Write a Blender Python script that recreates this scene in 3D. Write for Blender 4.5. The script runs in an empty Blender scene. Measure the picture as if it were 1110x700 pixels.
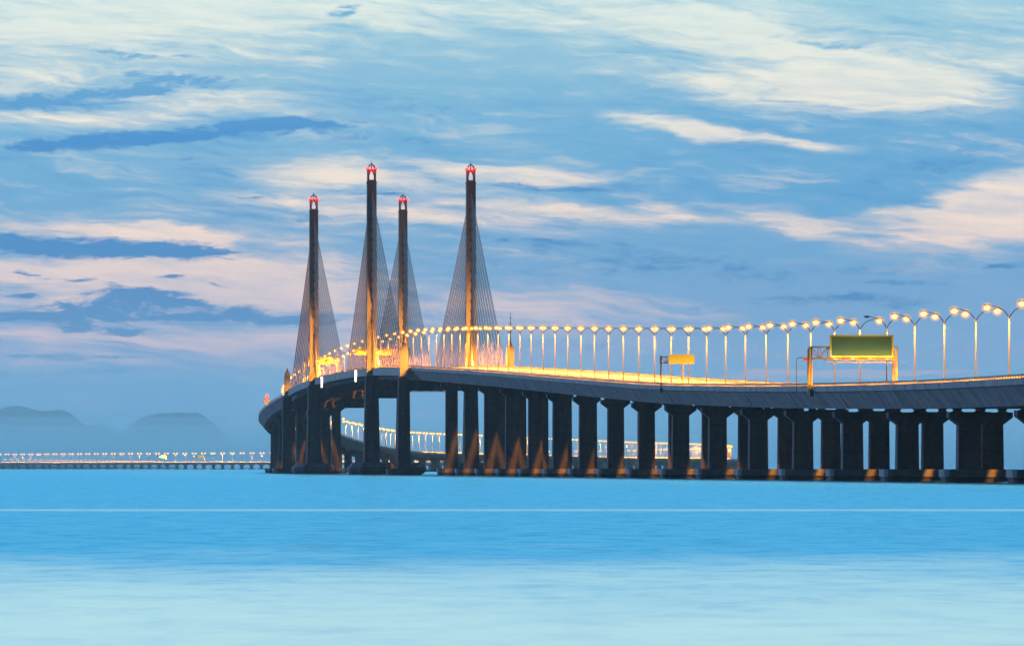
import bpy, math, random
from mathutils import Vector, noise as mnoise
random.seed(7)
scene = bpy.context.scene
COL = scene.collection

# ------------------------------------------------------------------ camera, sky, light
F = 6317.0            # focal length in units of the 1110-wide photograph
HOR, CAMH = 506.5, 2.0
cd = bpy.data.cameras.new('camera')
cam = bpy.data.objects.new('camera', cd)
COL.objects.link(cam)
cam.location = (0, 0, CAMH)
cam.rotation_euler = (math.radians(90), 0, 0)
cd.sensor_width = 36.0
cd.lens = 36.0 * F / 1110.0
cd.shift_y = (HOR - 350.0) / 1110.0
cd.clip_start, cd.clip_end = 1.0, 90000.0
scene.camera = cam

scene.view_settings.view_transform = 'Standard'
scene.view_settings.look = 'None'
scene.view_settings.exposure = 0.0
scene.view_settings.gamma = 1.0
scene.view_settings.use_curve_mapping = False
scene.cycles.use_denoising = True
scene.cycles.max_bounces = 5
scene.cycles.diffuse_bounces = 2
scene.cycles.glossy_bounces = 2
scene.cycles.transparent_max_bounces = 24
scene.cycles.volume_bounces = 1
scene.cycles.sample_clamp_indirect = 4.0
scene.cycles.caustics_reflective = False
scene.cycles.caustics_refractive = False


def lin(c):
    c = c / 255.0
    return c / 12.92 if c <= 0.04045 else ((c + 0.055) / 1.055) ** 2.4


def rgb(r, g, b):
    return (lin(r), lin(g), lin(b), 1.0)


class X:
    """a socket with arithmetic: every operation adds one Math node"""
    nt = None

    def __init__(self, s):
        self.s = s

    @staticmethod
    def op(kind, *a, clamp=False):
        n = X.nt.nodes.new('ShaderNodeMath')
        n.operation = kind
        n.use_clamp = clamp
        for i, v in enumerate(a):
            if isinstance(v, X):
                X.nt.links.new(v.s, n.inputs[i])
            else:
                n.inputs[i].default_value = v
        return X(n.outputs[0])

    def __add__(s, o): return X.op('ADD', s, o)
    def __radd__(s, o): return X.op('ADD', o, s)
    def __sub__(s, o): return X.op('SUBTRACT', s, o)
    def __rsub__(s, o): return X.op('SUBTRACT', o, s)
    def __mul__(s, o): return X.op('MULTIPLY', s, o)
    def __rmul__(s, o): return X.op('MULTIPLY', o, s)
    def __truediv__(s, o): return X.op('DIVIDE', s, o)


def xsmooth(v, lo, hi, a=0.0, b=1.0):
    n = X.nt.nodes.new('ShaderNodeMapRange')
    n.interpolation_type = 'SMOOTHSTEP'
    X.nt.links.new(v.s, n.inputs['Value'])
    n.inputs['From Min'].default_value = lo
    n.inputs['From Max'].default_value = hi
    n.inputs['To Min'].default_value = a
    n.inputs['To Max'].default_value = b
    return X(n.outputs[0])


def xcomb(a, b, c):
    n = X.nt.nodes.new('ShaderNodeCombineXYZ')
    for i, v in enumerate((a, b, c)):
        if isinstance(v, X):
            X.nt.links.new(v.s, n.inputs[i])
        else:
            n.inputs[i].default_value = v
    return X(n.outputs[0])


def xdot(v, k):
    n = X.nt.nodes.new('ShaderNodeVectorMath')
    n.operation = 'DOT_PRODUCT'
    X.nt.links.new(v.s, n.inputs[0])
    n.inputs[1].default_value = k
    return X(n.outputs['Value'])


def xnoise(v, detail=4.0, rough=0.55, scale=1.0, lac=2.0):
    n = X.nt.nodes.new('ShaderNodeTexNoise')
    n.inputs['Scale'].default_value = scale
    n.inputs['Detail'].default_value = detail
    n.inputs['Roughness'].default_value = rough
    n.inputs['Lacunarity'].default_value = lac
    X.nt.links.new(v.s, n.inputs['Vector'])
    return X(n.outputs['Fac']), X(n.outputs['Color'])


def xramp(v, stops, interp='LINEAR'):
    n = X.nt.nodes.new('ShaderNodeValToRGB')
    n.color_ramp.interpolation = interp
    el = n.color_ramp.elements
    while len(el) < len(stops):
        el.new(0.5)
    for e, (p, c) in zip(el, stops):
        e.position, e.color = p, c
    X.nt.links.new(v.s, n.inputs[0])
    return X(n.outputs[0])


def xmix(f, a, b, blend='MIX'):
    n = X.nt.nodes.new('ShaderNodeMix')
    n.data_type = 'RGBA'
    n.blend_type = blend
    for i, v in ((0, f), (6, a), (7, b)):
        if isinstance(v, X):
            X.nt.links.new(v.s, n.inputs[i])
        else:
            n.inputs[i].default_value = v
    return X(n.outputs[2])


def xsep(v):
    n = X.nt.nodes.new('ShaderNodeSeparateXYZ')
    X.nt.links.new(v.s, n.inputs[0])
    return [X(o) for o in n.outputs]


# dusk sky: blue gradient, pale cirrus and darker low cloud, all in azimuth / elevation
world = bpy.data.worlds.new('World')
scene.world = world
world.use_nodes = True
nt = world.node_tree
for n in list(nt.nodes):
    nt.nodes.remove(n)
X.nt = nt
tc = nt.nodes.new('ShaderNodeTexCoord')
dx_, dy_, dz_ = xsep(X(tc.outputs['Generated']))
px = X.op('ARCTAN2', dx_, dy_) * F + 555.0          # sky azimuth, 6317 units to the radian
py = HOR - X.op('ARCSINE', dz_) * F                 # sky elevation, same unit, downwards
wf, wc = xnoise(xcomb(px * (1 / 230.0), py * (1 / 70.0), 3.7), 3.0, 0.5)
w1, w2, w3 = xsep(wc)
_, wd = xnoise(xcomb(px * (1 / 62.0), py * (1 / 17.0), 8.2), 3.0, 0.6)
v1, v2, v3 = xsep(wd)
qx = px + (w1 - 0.5) * 110.0 + (v1 - 0.5) * 46.0
qy = py + (w2 - 0.5) * 34.0 + (v2 - 0.5) * 13.0
P = xcomb(qx, qy, 1.0)
# wispy structure: fine, drawn out along the wind, tilted a little down to the right
n1, _ = xnoise(xcomb(qx * (1 / 150.0), (qy - qx * 0.10) * (1 / 21.0), 0.0), 7.0, 0.60)
n2, _ = xnoise(xcomb(qx * (1 / 32.0), qy * (1 / 8.5), 5.3), 6.0, 0.64)
n4, _ = xnoise(xcomb(px * (1 / 520.0), (py - px * 0.08) * (1 / 85.0), 9.1), 4.0, 0.55)


def strokes(lst):
    acc = None
    for cx, cy, rx, ry, ang, amp in lst:
        c, s = math.cos(math.radians(ang)), math.sin(math.radians(ang))
        a = xdot(P, (c / rx, s / rx, -(cx * c + cy * s) / rx))
        b = xdot(P, (-s / ry, c / ry, (cx * s - cy * c) / ry))
        q = X.op('MULTIPLY_ADD', a, a, b * b)
        g = X.op('POWER', math.exp(-1.0), q)
        acc = g * amp if acc is None else X.op('MULTIPLY_ADD', g, amp, acc)
    return acc


LIGHT = [
    (140, 398, 260, 20, 0, 0.42), (450, 390, 230, 26, 0, 0.34), (640, 345, 180, 20, 4, 0.26), (430, 440, 260, 30, 0, 0.22),
    (150, 80, 330, 75, 3, 0.26), (540, 14, 330, 40, 4, 0.16), (130, 330, 270, 75, 2, 0.42), (420, 220, 240, 50, 3, 0.28), (900, 60, 260, 60, 8, 0.25), (560, 345, 220, 40, 3, 0.25),
    (120, 12, 270, 28, 3, 0.95), (60, 42, 210, 20, 4, 0.75), (330, 8, 170, 14, 4, 0.5), (40, 88, 95, 16, 0, 0.65),
    (90, 130, 160, 13, -2, 0.6), (270, 110, 150, 14, 3, 0.3), (700, 16, 260, 26, 5, 0.55), (830, 42, 200, 22, 10, 0.75),
    (930, 98, 125, 27, 4, 1.15), (1005, 93, 62, 13, -4, 0.9), (760, 88, 160, 24, 8, 0.45), (730, 139, 110, 8, 9, 0.85),
    (860, 154, 60, 6, 7, 1.0), (772, 146, 34, 9, 10, 0.8), (1096, 208, 75, 30, -22, 1.3), (1015, 238, 85, 18, -14, 1.2),
    (950, 230, 50, 9, -8, 0.8), (1085, 248, 90, 22, -4, 0.8), (865, 246, 50, 12, 6, 0.8), (350, 184, 70, 12, 0, 0.75),
    (430, 193, 120, 12, 3, 0.55), (575, 190, 85, 9, 5, 1.2), (480, 232, 210, 16, 4, 0.6), (640, 230, 90, 8, 5, 0.8),
    (725, 224, 60, 7, 14, 0.8), (820, 236, 90, 9, 18, 0.5), (105, 250, 140, 10, 3, 1.1), (200, 261, 55, 7, 12, 1.0),
    (60, 296, 130, 15, 2, 1.0), (230, 302, 120, 24, 5, 0.9), (180, 322, 160, 13, 0, 0.7), (120, 366, 260, 16, 0, 0.5),
    (300, 372, 150, 16, 0, 0.4), (570, 338, 150, 20, 0, 0.4), (340, 300, 70, 22, 0, 0.55), (1080, 22, 70, 22, 20, 0.5),
    (1090, 66, 45, 10, 15, 0.5), (700, 322, 160, 10, 6, 0.3), (1020, 290, 120, 14, 0, 0.25), (640, 300, 90, 10, 10, 0.2),
]
DARK = [
    (650, 282, 210, 22, -3, 0.42), (910, 296, 210, 16, 0, 0.42), (480, 118, 220, 22, 5, 0.42), (1000, 176, 130, 18, -15, 0.48), (330, 235, 120, 10, 0, 0.45), (420, 150, 150, 9, 3, 0.45), (800, 330, 260, 12, 0, 0.4), (560, 372, 260, 9, 0, 0.4), (170, 425, 200, 6, 0, 0.4), (760, 60, 130, 5, 10, 0.5), (860, 110, 90, 4, 8, 0.5),
    (30, 318, 30, 3, 0, 0.8), (95, 305, 26, 2.5, 0, 0.8), (60, 300, 20, 2.5, 3, 0.8), (190, 302, 28, 3, -3, 0.8), (235, 310, 25, 2.5, 8, 0.8), (215, 328, 30, 3, 0, 0.8), (130, 310, 16, 2.5, 0, 0.8), (35, 294, 25, 2.5, 5, 0.8),
    (150, 65, 85, 6, 3, 0.75), (205, 90, 75, 6, 4, 1.0), (50, 114, 85, 11, 0, 1.1), (120, 101, 60, 8, -3, 0.95),
    (178, 102, 20, 6, 0, 0.8), (75, 159, 75, 11, -6, 1.25), (200, 146, 120, 8, -5, 1.25), (320, 139, 60, 4, 1, 1.0),
    (215, 170, 32, 3, 0, 0.7), (366, 14, 17, 7, -20, 0.9), (95, 269, 135, 11, 3, 1.4), (195, 275, 50, 7, 2, 1.1),
    (10, 263, 45, 10, 5, 1.0), (85, 340, 115, 15, -3, 1.25), (150, 321, 48, 7, 2, 1.0), (280, 343, 95, 8, 2, 1.2),
    (120, 358, 70, 6, 0, 0.8), (60, 390, 110, 4, 0, 0.8), (80, 407, 100, 5, 0, 0.8), (265, 400, 75, 6, 0, 0.6),
    (590, 204, 85, 4, 1, 0.75), (430, 212, 60, 3, 0, 0.6), (270, 211, 32, 3, 0, 0.7), (580, 265, 60, 8, 0, 0.5),
    (940, 325, 70, 4, 2, 0.7), (1010, 310, 60, 3, 0, 0.5), (930, 52, 140, 8, 11, 0.55), (1090, 290, 40, 4, 0, 0.5),
]
PINK = [(930, 405, 110, 3.4, 0, 1.6), (830, 403, 45, 3, 0, 0.9)]
SL, SD, SP = strokes(LIGHT), strokes(DARK), strokes(PINK)
# beyond the part of the sky above: loose bands of high cloud all round
high = xsmooth(py, -40.0, -500.0)
SL = SL + high * xsmooth(n4, 0.42, 0.72) * 0.7
n3, _ = xnoise(xcomb(qx * (1 / 70.0), (qy - qx * 0.06) * (1 / 9.0), 7.7), 5.0, 0.62)
light_d = xsmooth(SL + X.op('MINIMUM', SL * 1.6, 1.0) * ((n1 - 0.5) * 1.9 + (n3 - 0.5) * 1.1) + (n4 - 0.5) * 0.5, 0.06, 1.22)
dark_d = xsmooth(SD + X.op('MINIMUM', SD * 1.6, 1.0) * ((n2 - 0.5) * 3.2 + (n3 - 0.5) * 1.0), 0.26, 1.05)
pink_d = xsmooth(SP * (0.6 + n1 * 0.8), 0.15, 1.0)
el = X.op('MULTIPLY_ADD', py, -1.0 / 1100.0, 520.0 / 1100.0, clamp=True)   # 0 just under the horizon .. 1 at py=-580


def E(y):
    return (520.0 - y) / 1100.0


base = xramp(el, [
    (0.0, rgb(94, 150, 200)), (E(450), rgb(100, 156, 203)), (E(390), rgb(116, 162, 206)), (E(320), rgb(109, 162, 207)),
    (E(220), rgb(93, 165, 211)), (E(130), rgb(108, 175, 215)), (E(50), rgb(134, 190, 218)), (E(0), rgb(150, 201, 222)),
    (E(-180), rgb(198, 240, 247)), (1.0, rgb(216, 251, 253))])
cream = xramp(el, [
    (0.0, rgb(190, 172, 190)), (E(400), rgb(182, 178, 202)), (E(330), rgb(214, 199, 205)), (E(260), rgb(240, 217, 206)),
    (E(170), rgb(240, 229, 216)), (E(60), rgb(230, 234, 224)), (E(0), rgb(220, 234, 229)), (1.0, rgb(222, 247, 252))])
slate = xramp(el, [
    (0.0, rgb(85, 140, 188)), (E(400), rgb(88, 146, 195)), (E(300), rgb(44, 130, 192)), (E(150), rgb(34, 136, 204)),
    (E(60), rgb(96, 170, 214)), (1.0, rgb(130, 190, 220))])
# the right-hand part of the lower sky is a deeper blue
deep = xsmooth(px, 560.0, 860.0) * xsmooth(py, 60.0, 150.0) * xsmooth(py, 330.0, 200.0)
base = xmix(deep * 0.45 + (0.5 - n4) * 0.35, base, rgb(74, 156, 210))
vary = ((n1 - 0.5) * 1.3 + (n3 - 0.5) * 1.0) * (1.0 - xsmooth(px, 430.0, 720.0) * xsmooth(py, 215.0, 300.0) * 0.65)           # thin streaks through all of the sky
base = xmix(xsmooth(vary, 0.0, 0.42) * 0.36, base, cream)
base = xmix(xsmooth(vary, 0.0, -0.42) * 0.50, base, slate)
sky = xmix(light_d * ((n3 - 0.5) * 0.75 + (n1 - 0.5) * 0.7 + 0.86), base, cream)
sky = xmix(dark_d * 0.97, sky, slate)
sky = xmix(pink_d * 0.7, sky, rgb(205, 172, 190))
zen = xsmooth(py, -1800.0, -7500.0)                 # towards the zenith the dusk sky deepens again
sky = xmix(zen, sky, rgb(92, 152, 205))
side = xsmooth(X.op('ABSOLUTE', px - 555.0), 3500.0, 8000.0)   # away to the sides the sky is a plain deep blue
sky = xmix(side, sky, rgb(80, 150, 222))
overhead = xsmooth(py, -60.0, -700.0, 1.0, 1.14)
left_glow = xsmooth(dx_, -0.45, -0.95, 0.0, 1.5)
nish = nt.nodes.new('ShaderNodeTexSky')
nish.sky_type = 'NISHITA'
nish.sun_disc = False
nish.sun_elevation = math.radians(1.0)
nish.sun_rotation = math.radians(-60)
sky = xmix(0.03, sky, X(nish.outputs[0]), 'ADD')
# the sun has set ahead: the half of the sky behind is much dimmer, and the right a little dimmer than the left
ahead = xsmooth(dy_ - dx_ * 0.55, -0.50, 0.62, 0.045, 1.0)
bg = nt.nodes.new('ShaderNodeBackground')
nt.links.new(sky.s, bg.inputs['Color'])
nt.links.new((ahead * overhead + left_glow * ahead).s, bg.inputs['Strength'])
wo = nt.nodes.new('ShaderNodeOutputWorld')
nt.links.new(bg.outputs[0], wo.inputs['Surface'])
world.cycles.sampling_method = 'MANUAL'
world.cycles.sample_map_resolution = 512

# ------------------------------------------------------------------ materials
MAT = {}


def mat(name):
    m = bpy.data.materials.new(name)
    m.use_nodes = True
    MAT[name] = m
    X.nt = m.node_tree
    b = m.node_tree.nodes['Principled BSDF']
    return m, b


def setv(b, **k):
    for key, v in k.items():
        key = key.replace('_', ' ')
        if isinstance(v, X):
            X.nt.links.new(v.s, b.inputs[key])
        else:
            b.inputs[key].default_value = v


def position():
    g = X.nt.nodes.new('ShaderNodeNewGeometry')
    return X(g.outputs['Position'])


def mapped(v, sc):
    n = X.nt.nodes.new('ShaderNodeVectorMath')
    n.operation = 'MULTIPLY'
    X.nt.links.new(v.s, n.inputs[0])
    n.inputs[1].default_value = sc
    return X(n.outputs[0])


def concrete(name, c0, c1, rough=0.85):
    m, b = mat(name)
    p = position()
    a, _ = xnoise(mapped(p, (0.35, 0.35, 0.06)), 5.0, 0.6)
    d, _ = xnoise(mapped(p, (1.6, 1.6, 1.2)), 4.0, 0.6)
    f = xsmooth(a * 0.7 + d * 0.3, 0.35, 0.65)
    col = xmix(f, c0, c1)
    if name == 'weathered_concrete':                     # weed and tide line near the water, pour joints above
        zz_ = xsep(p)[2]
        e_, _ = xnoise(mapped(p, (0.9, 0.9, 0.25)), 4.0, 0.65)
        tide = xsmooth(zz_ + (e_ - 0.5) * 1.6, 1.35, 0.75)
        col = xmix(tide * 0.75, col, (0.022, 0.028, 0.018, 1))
        rust = xsmooth(e_ * 0.6 + a * 0.4, 0.54, 0.68)
        col = xmix(rust * 0.45, col, (0.06, 0.048, 0.038, 1))
        joint = X.op('PINGPONG', zz_ + 0.6, 1.25)
        col = xmix(xsmooth(joint, 0.10, 0.03) * 0.45, col, (0.03, 0.03, 0.03, 1))
    setv(b, Base_Color=col, Roughness=rough, Specular_IOR_Level=0.25)


concrete('concrete', (0.19, 0.195, 0.205, 1), (0.33, 0.335, 0.345, 1))
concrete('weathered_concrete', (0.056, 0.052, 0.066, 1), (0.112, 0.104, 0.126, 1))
concrete('parapet_concrete', (0.26, 0.26, 0.25, 1), (0.40, 0.39, 0.37, 1))
concrete('pylon_concrete', (0.20, 0.17, 0.155, 1), (0.25, 0.215, 0.195, 1))
concrete('pale_concrete', (0.38, 0.37, 0.35, 1), (0.48, 0.47, 0.45, 1))
concrete('dark_concrete', (0.05, 0.05, 0.05, 1), (0.10, 0.095, 0.09, 1))
concrete('asphalt', (0.06, 0.06, 0.058, 1), (0.09, 0.088, 0.085, 1), 0.7)


def plain(name, c, rough=0.5, metal=0.0, var=0.12):
    m, b = mat(name)
    a, _ = xnoise(mapped(position(), (0.7, 0.7, 0.7)), 4.0, 0.6)
    col = xmix(a, tuple(x * (1 - var) for x in c[:3]) + (1,), tuple(min(1, x * (1 + var)) for x in c[:3]) + (1,))
    setv(b, Base_Color=col, Roughness=rough, Metallic=metal)


plain('galvanised', (0.11, 0.11, 0.115), 0.7, 0.0)
plain('dark_steel', (0.10, 0.10, 0.105), 0.5, 0.4)
plain('railing_paint', (0.62, 0.60, 0.55), 0.5)
plain('marking_paint', (0.75, 0.75, 0.72), 0.6)
plain('cable_sheath', (0.27, 0.19, 0.165), 0.65)
plain('sign_green', (0.06, 0.145, 0.045), 0.6, 0, 0.03)
plain('sign_yellow', (0.85, 0.62, 0.02), 0.55, 0, 0.03)
plain('yellow_steel', (0.70, 0.48, 0.06), 0.5, 0, 0.06)
plain('orange_board', (0.65, 0.22, 0.04), 0.6)
plain('red_paint', (0.45, 0.03, 0.02), 0.5)
plain('forest', (0.045, 0.065, 0.04), 0.9, 0, 0.35)


def glow(name, c, strength):
    m, b = mat(name)
    setv(b, Base_Color=(c[0], c[1], c[2], 1), Roughness=0.3, Emission_Color=(c[0], c[1], c[2], 1), Emission_Strength=strength)


glow('sodium_bulb', (1.0, 0.58, 0.15), 5.5)
glow('far_bulb', (1.0, 0.42, 0.06), 3.4)
glow('sodium_lens', (1.0, 0.36, 0.06), 1.6)
glow('red_beacon', (1.0, 0.03, 0.03), 6.0)
glow('white_tube', (1.0, 0.93, 0.85), 5.0)
glow('amber_panel_glow', (1.0, 0.58, 0.015), 0.62)
glow('green_lamp', (0.5, 1.0, 0.2), 1.6)

# water: smoothed by the long exposure, ripples far out, calmer and paler close in
m, b = mat('sea_water')
p = position()
xx, yy, zz = xsep(p)
wn, _ = xnoise(xcomb(xx * 0.012, yy * 0.05, 0.0), 4.0, 0.55)
wn2, _ = xnoise(xcomb(xx * 0.30, yy * 0.16, 2.0), 6.0, 0.68)
yd = yy * (1.0 + (wn - 0.5) * 0.5)
wn4, _ = xnoise(xcomb(xx * 0.11, yy * 0.035, 4.0), 5.0, 0.6)
yw = yy + (wn4 - 0.5) * 75.0 + (wn2 - 0.5) * 30.0
calm = xsmooth(yw, 150.0, 98.0) * 0.62 + xsmooth(yw, 118.0, 64.0) * 0.38                       # the calm water near the shore
yw2 = yy + (wn2 - 0.5) * 9.0
slick = xsmooth(yw2, 264.0, 273.0) * xsmooth(yw2, 285.0, 276.0)
rough = 0.26 + calm * 0.08 + (wn2 - 0.5) * 0.45
body = xmix(xsmooth(wn * 0.6 + wn2 * 0.4, 0.35, 0.65), (0.004, 0.12, 0.25, 1), (0.008, 0.17, 0.33, 1))
body = xmix(calm * 0.8, body, (0.10, 0.30, 0.38, 1))
body = xmix(slick * 0.35, body, (0.5, 0.62, 0.66, 1))
bw, _ = xnoise(xcomb(xx * 0.45, yy * 0.45, 0.0), 5.0, 0.6)
tint = xmix(calm, (0.17, 0.585, 0.93, 1), (0.90, 1.0, 1.0, 1))
wn3, _ = xnoise(xcomb(xx * 0.8, yy * 0.26, 5.0), 5.0, 0.65)
tint = xmix(xsmooth(wn3, 0.42, 0.72) * (1.0 - calm * 0.75) * 0.62, tint, (0.04, 0.40, 0.78, 1))
tint = xmix(slick * 0.5, tint, (0.8, 0.9, 0.95, 1))
tr_ = X.nt
bmp = tr_.nodes.new('ShaderNodeBump')
bmp.inputs['Strength'].default_value = 0.35
bmp.inputs['Distance'].default_value = 0.10
tr_.links.new(bw.s, bmp.inputs['Height'])
gl = tr_.nodes.new('ShaderNodeBsdfGlossy')
gl.distribution = 'GGX'
tr_.links.new(tint.s, gl.inputs['Color'])
tr_.links.new(rough.s, gl.inputs['Roughness'])
tr_.links.new(bmp.outputs[0], gl.inputs['Normal'])
setv(b, Base_Color=body, Roughness=0.6, Specular_IOR_Level=0.0)
mx = tr_.nodes.new('ShaderNodeMixShader')
mx.inputs[0].default_value = 0.88
tr_.links.new(b.outputs[0], mx.inputs[1])
tr_.links.new(gl.outputs[0], mx.inputs[2])
tr_.links.new(mx.outputs[0], tr_.nodes['Material Output'].inputs['Surface'])

m, b = mat('lamp_halo')  # thin translucent emission that imitates the halo round a lit bulb
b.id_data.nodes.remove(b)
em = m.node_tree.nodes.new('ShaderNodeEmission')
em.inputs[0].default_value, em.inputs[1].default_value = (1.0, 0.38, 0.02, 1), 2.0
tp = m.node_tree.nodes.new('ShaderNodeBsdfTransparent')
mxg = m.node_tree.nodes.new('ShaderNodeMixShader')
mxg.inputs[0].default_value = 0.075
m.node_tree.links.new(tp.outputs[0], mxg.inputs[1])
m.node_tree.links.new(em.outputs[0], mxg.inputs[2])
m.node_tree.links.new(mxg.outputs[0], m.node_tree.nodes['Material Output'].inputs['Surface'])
m, b = mat('haze_air')
b.id_data.nodes.remove(b)
pv = m.node_tree.nodes.new('ShaderNodeVolumePrincipled')
pv.inputs['Color'].default_value = (0.66, 0.86, 1.0, 1)
pv.inputs['Density'].default_value = 3.2e-5
pv.inputs['Anisotropy'].default_value = 0.78
m.node_tree.links.new(pv.outputs[0], m.node_tree.nodes['Material Output'].inputs['Volume'])
m, b = mat('mist_air')
b.id_data.nodes.remove(b)
pv = m.node_tree.nodes.new('ShaderNodeVolumePrincipled')
pv.inputs['Color'].default_value = (0.50, 0.78, 0.97, 1)
pv.inputs['Density'].default_value = 2.5e-4
pv.inputs['Anisotropy'].default_value = 0.78
m.node_tree.links.new(pv.outputs[0], m.node_tree.nodes['Material Output'].inputs['Volume'])


low = MAT['mist_air'].copy()
low.name = 'low_mist_air'
MAT['low_mist_air'] = low
MAT['mist_air'].node_tree.nodes['Principled Volume'].inputs['Density'].default_value = 2.9e-4
low.node_tree.nodes['Principled Volume'].inputs['Density'].default_value = 7.5e-4


# ------------------------------------------------------------------ mesh helpers
class MB:
    def __init__(self):
        self.v, self.f, self.mi, self.mats = [], [], [], []

    def slot(self, m):
        if m not in self.mats:
            self.mats.append(m)
        return self.mats.index(m)

    def add(self, vs, fs, m):
        o = len(self.v)
        k = self.slot(m)
        self.v += [tuple(x) for x in vs]
        for f in fs:
            self.f.append(tuple(i + o for i in f))
            self.mi.append(k)

    def hexa(self, low, high, m):
        """low and high: four points each, same winding (counter-clockwise from above)"""
        self.add(list(low) + list(high), [(3, 2, 1, 0), (4, 5, 6, 7), (0, 1, 5, 4), (1, 2, 6, 5), (2, 3, 7, 6), (3, 0, 4, 7)], m)

    def box(self, x0, x1, y0, y1, z0, z1, m):
        self.hexa([(x0, y0, z0), (x1, y0, z0), (x1, y1, z0), (x0, y1, z0)],
                  [(x0, y0, z1), (x1, y0, z1), (x1, y1, z1), (x0, y1, z1)], m)

    def taper(self, wx0, wy0, z0, wx1, wy1, z1, m, cx=0.0, cy=0.0):
        q = lambda w, h, z: [(cx - w / 2, cy - h / 2, z), (cx + w / 2, cy - h / 2, z), (cx + w / 2, cy + h / 2, z), (cx - w / 2, cy + h / 2, z)]
        self.hexa(q(wx0, wy0, z0), q(wx1, wy1, z1), m)

    def octa(self, wx, wy, c, z0, z1, m, top=1.0, cx=0.0, cy=0.0):
        def ring(s, z):
            a, b_, k = wx / 2 * s, wy / 2 * s, c * s
            return [(cx + x, cy + y, z) for x, y in ((-a + k, -b_), (a - k, -b_), (a, -b_ + k), (a, b_ - k), (a - k, b_), (-a + k, b_), (-a, b_ - k), (-a, -b_ + k))]
        self.add(ring(1, z0) + ring(top, z1), [tuple(range(7, -1, -1)), tuple(range(8, 16))] + [(i, (i + 1) % 8, 8 + (i + 1) % 8, 8 + i) for i in range(8)], m)

    def tube(self, pts, rad, m, n=6):
        pts = [Vector(p) for p in pts]
        rad = rad if isinstance(rad, (list, tuple)) else [rad] * len(pts)
        vs, fs = [], []
        for i, p in enumerate(pts):
            t = (pts[min(i + 1, len(pts) - 1)] - pts[max(i - 1, 0)]).normalized()
            u = t.cross(Vector((0, 0, 1)) if abs(t.z) < 0.9 else Vector((1, 0, 0))).normalized()
            w = t.cross(u)
            for k in range(n):
                a = 2 * math.pi * k / n
                vs.append(p + (u * math.cos(a) + w * math.sin(a)) * rad[i])
        for i in range(len(pts) - 1):
            for k in range(n):
                k2 = (k + 1) % n
                fs.append((i * n + k, i * n + k2, (i + 1) * n + k2, (i + 1) * n + k))
        fs.append(tuple(range(n - 1, -1, -1)))
        fs.append(tuple((len(pts) - 1) * n + k for k in range(n)))
        self.add(vs, fs, m)

    def ball(self, c, r, m, nu=8, nv=5, sz=1.0):
        vs = [(c[0], c[1], c[2] - r * sz)]
        for j in range(1, nv):
            a = math.pi * j / nv
            for i in range(nu):
                t = 2 * math.pi * i / nu
                vs.append((c[0] + r * math.sin(a) * math.cos(t), c[1] + r * math.sin(a) * math.sin(t), c[2] - r * sz * math.cos(a)))
        vs.append((c[0], c[1], c[2] + r * sz))
        fs = [(0, 1 + (i + 1) % nu, 1 + i) for i in range(nu)]
        for j in range(nv - 2):
            o = 1 + j * nu
            fs += [(o + i, o + (i + 1) % nu, o + nu + (i + 1) % nu, o + nu + i) for i in range(nu)]
        o = 1 + (nv - 2) * nu
        fs += [(o + i, o + (i + 1) % nu, len(vs) - 1) for i in range(nu)]
        self.add(vs, fs, m)

    def mesh(self, name):
        me = bpy.data.meshes.new(name)
        me.from_pydata(self.v, [], self.f)
        for mm in self.mats:
            me.materials.append(MAT[mm])
        me.polygons.foreach_set('material_index', self.mi)
        me.update()
        return me

    def build(self, name, parent=None, loc=(0, 0, 0), rz=0.0):
        return link(name, self.mesh(name), parent, loc, rz)


def link(name, data, parent=None, loc=(0, 0, 0), rz=0.0):
    o = bpy.data.objects.new(name, data)
    COL.objects.link(o)
    o.parent = parent
    o.location = loc
    o.rotation_euler = (0, 0, rz)
    return o


def tag(o, label=None, cat=None, group=None, kind=None):
    for k, v in (('label', label), ('category', cat), ('group', group), ('kind', kind)):
        if v:
            o[k] = v
    return o


def thing(name, label, cat, loc=(0, 0, 0), rz=0.0, group=None):
    return tag(link(name, None, None, loc, rz), label, cat, group)


KIDS = {}


def kids(o):
    return KIDS.get(o.name) or [c for c in bpy.data.objects if c.parent == o]


def copy_tree(o, parent, tree):
    """tree: {object: [children]} gathered once, so that copying stays fast"""
    c = o.copy()
    COL.objects.link(c)
    c.parent = parent
    for ch in tree.get(o, ()):
        copy_tree(ch, c, tree)
    return c


def gather(root):
    tree = {}
    def walk(o):
        tree[o] = [c for c in bpy.data.objects if c.parent == o]
        for c in tree[o]:
            walk(c)
    walk(root)
    return tree


ONES = 'zeroth first second third fourth fifth sixth seventh eighth ninth tenth eleventh twelfth thirteenth fourteenth fifteenth sixteenth seventeenth eighteenth nineteenth'.split()
TENS = ['', '', 'twent', 'thirt', 'fort', 'fift', 'sixt', 'sevent', 'eight', 'ninet']


def ordinal(n):
    if n < 20:
        return ONES[n]
    return TENS[n // 10] + ('ieth' if n % 10 == 0 else 'y-' + ONES[n % 10])


# ------------------------------------------------------------------ the line of the bridge
def xmed(d):
    return -14.6 + 0.11 * (1537.0 - d)


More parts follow.
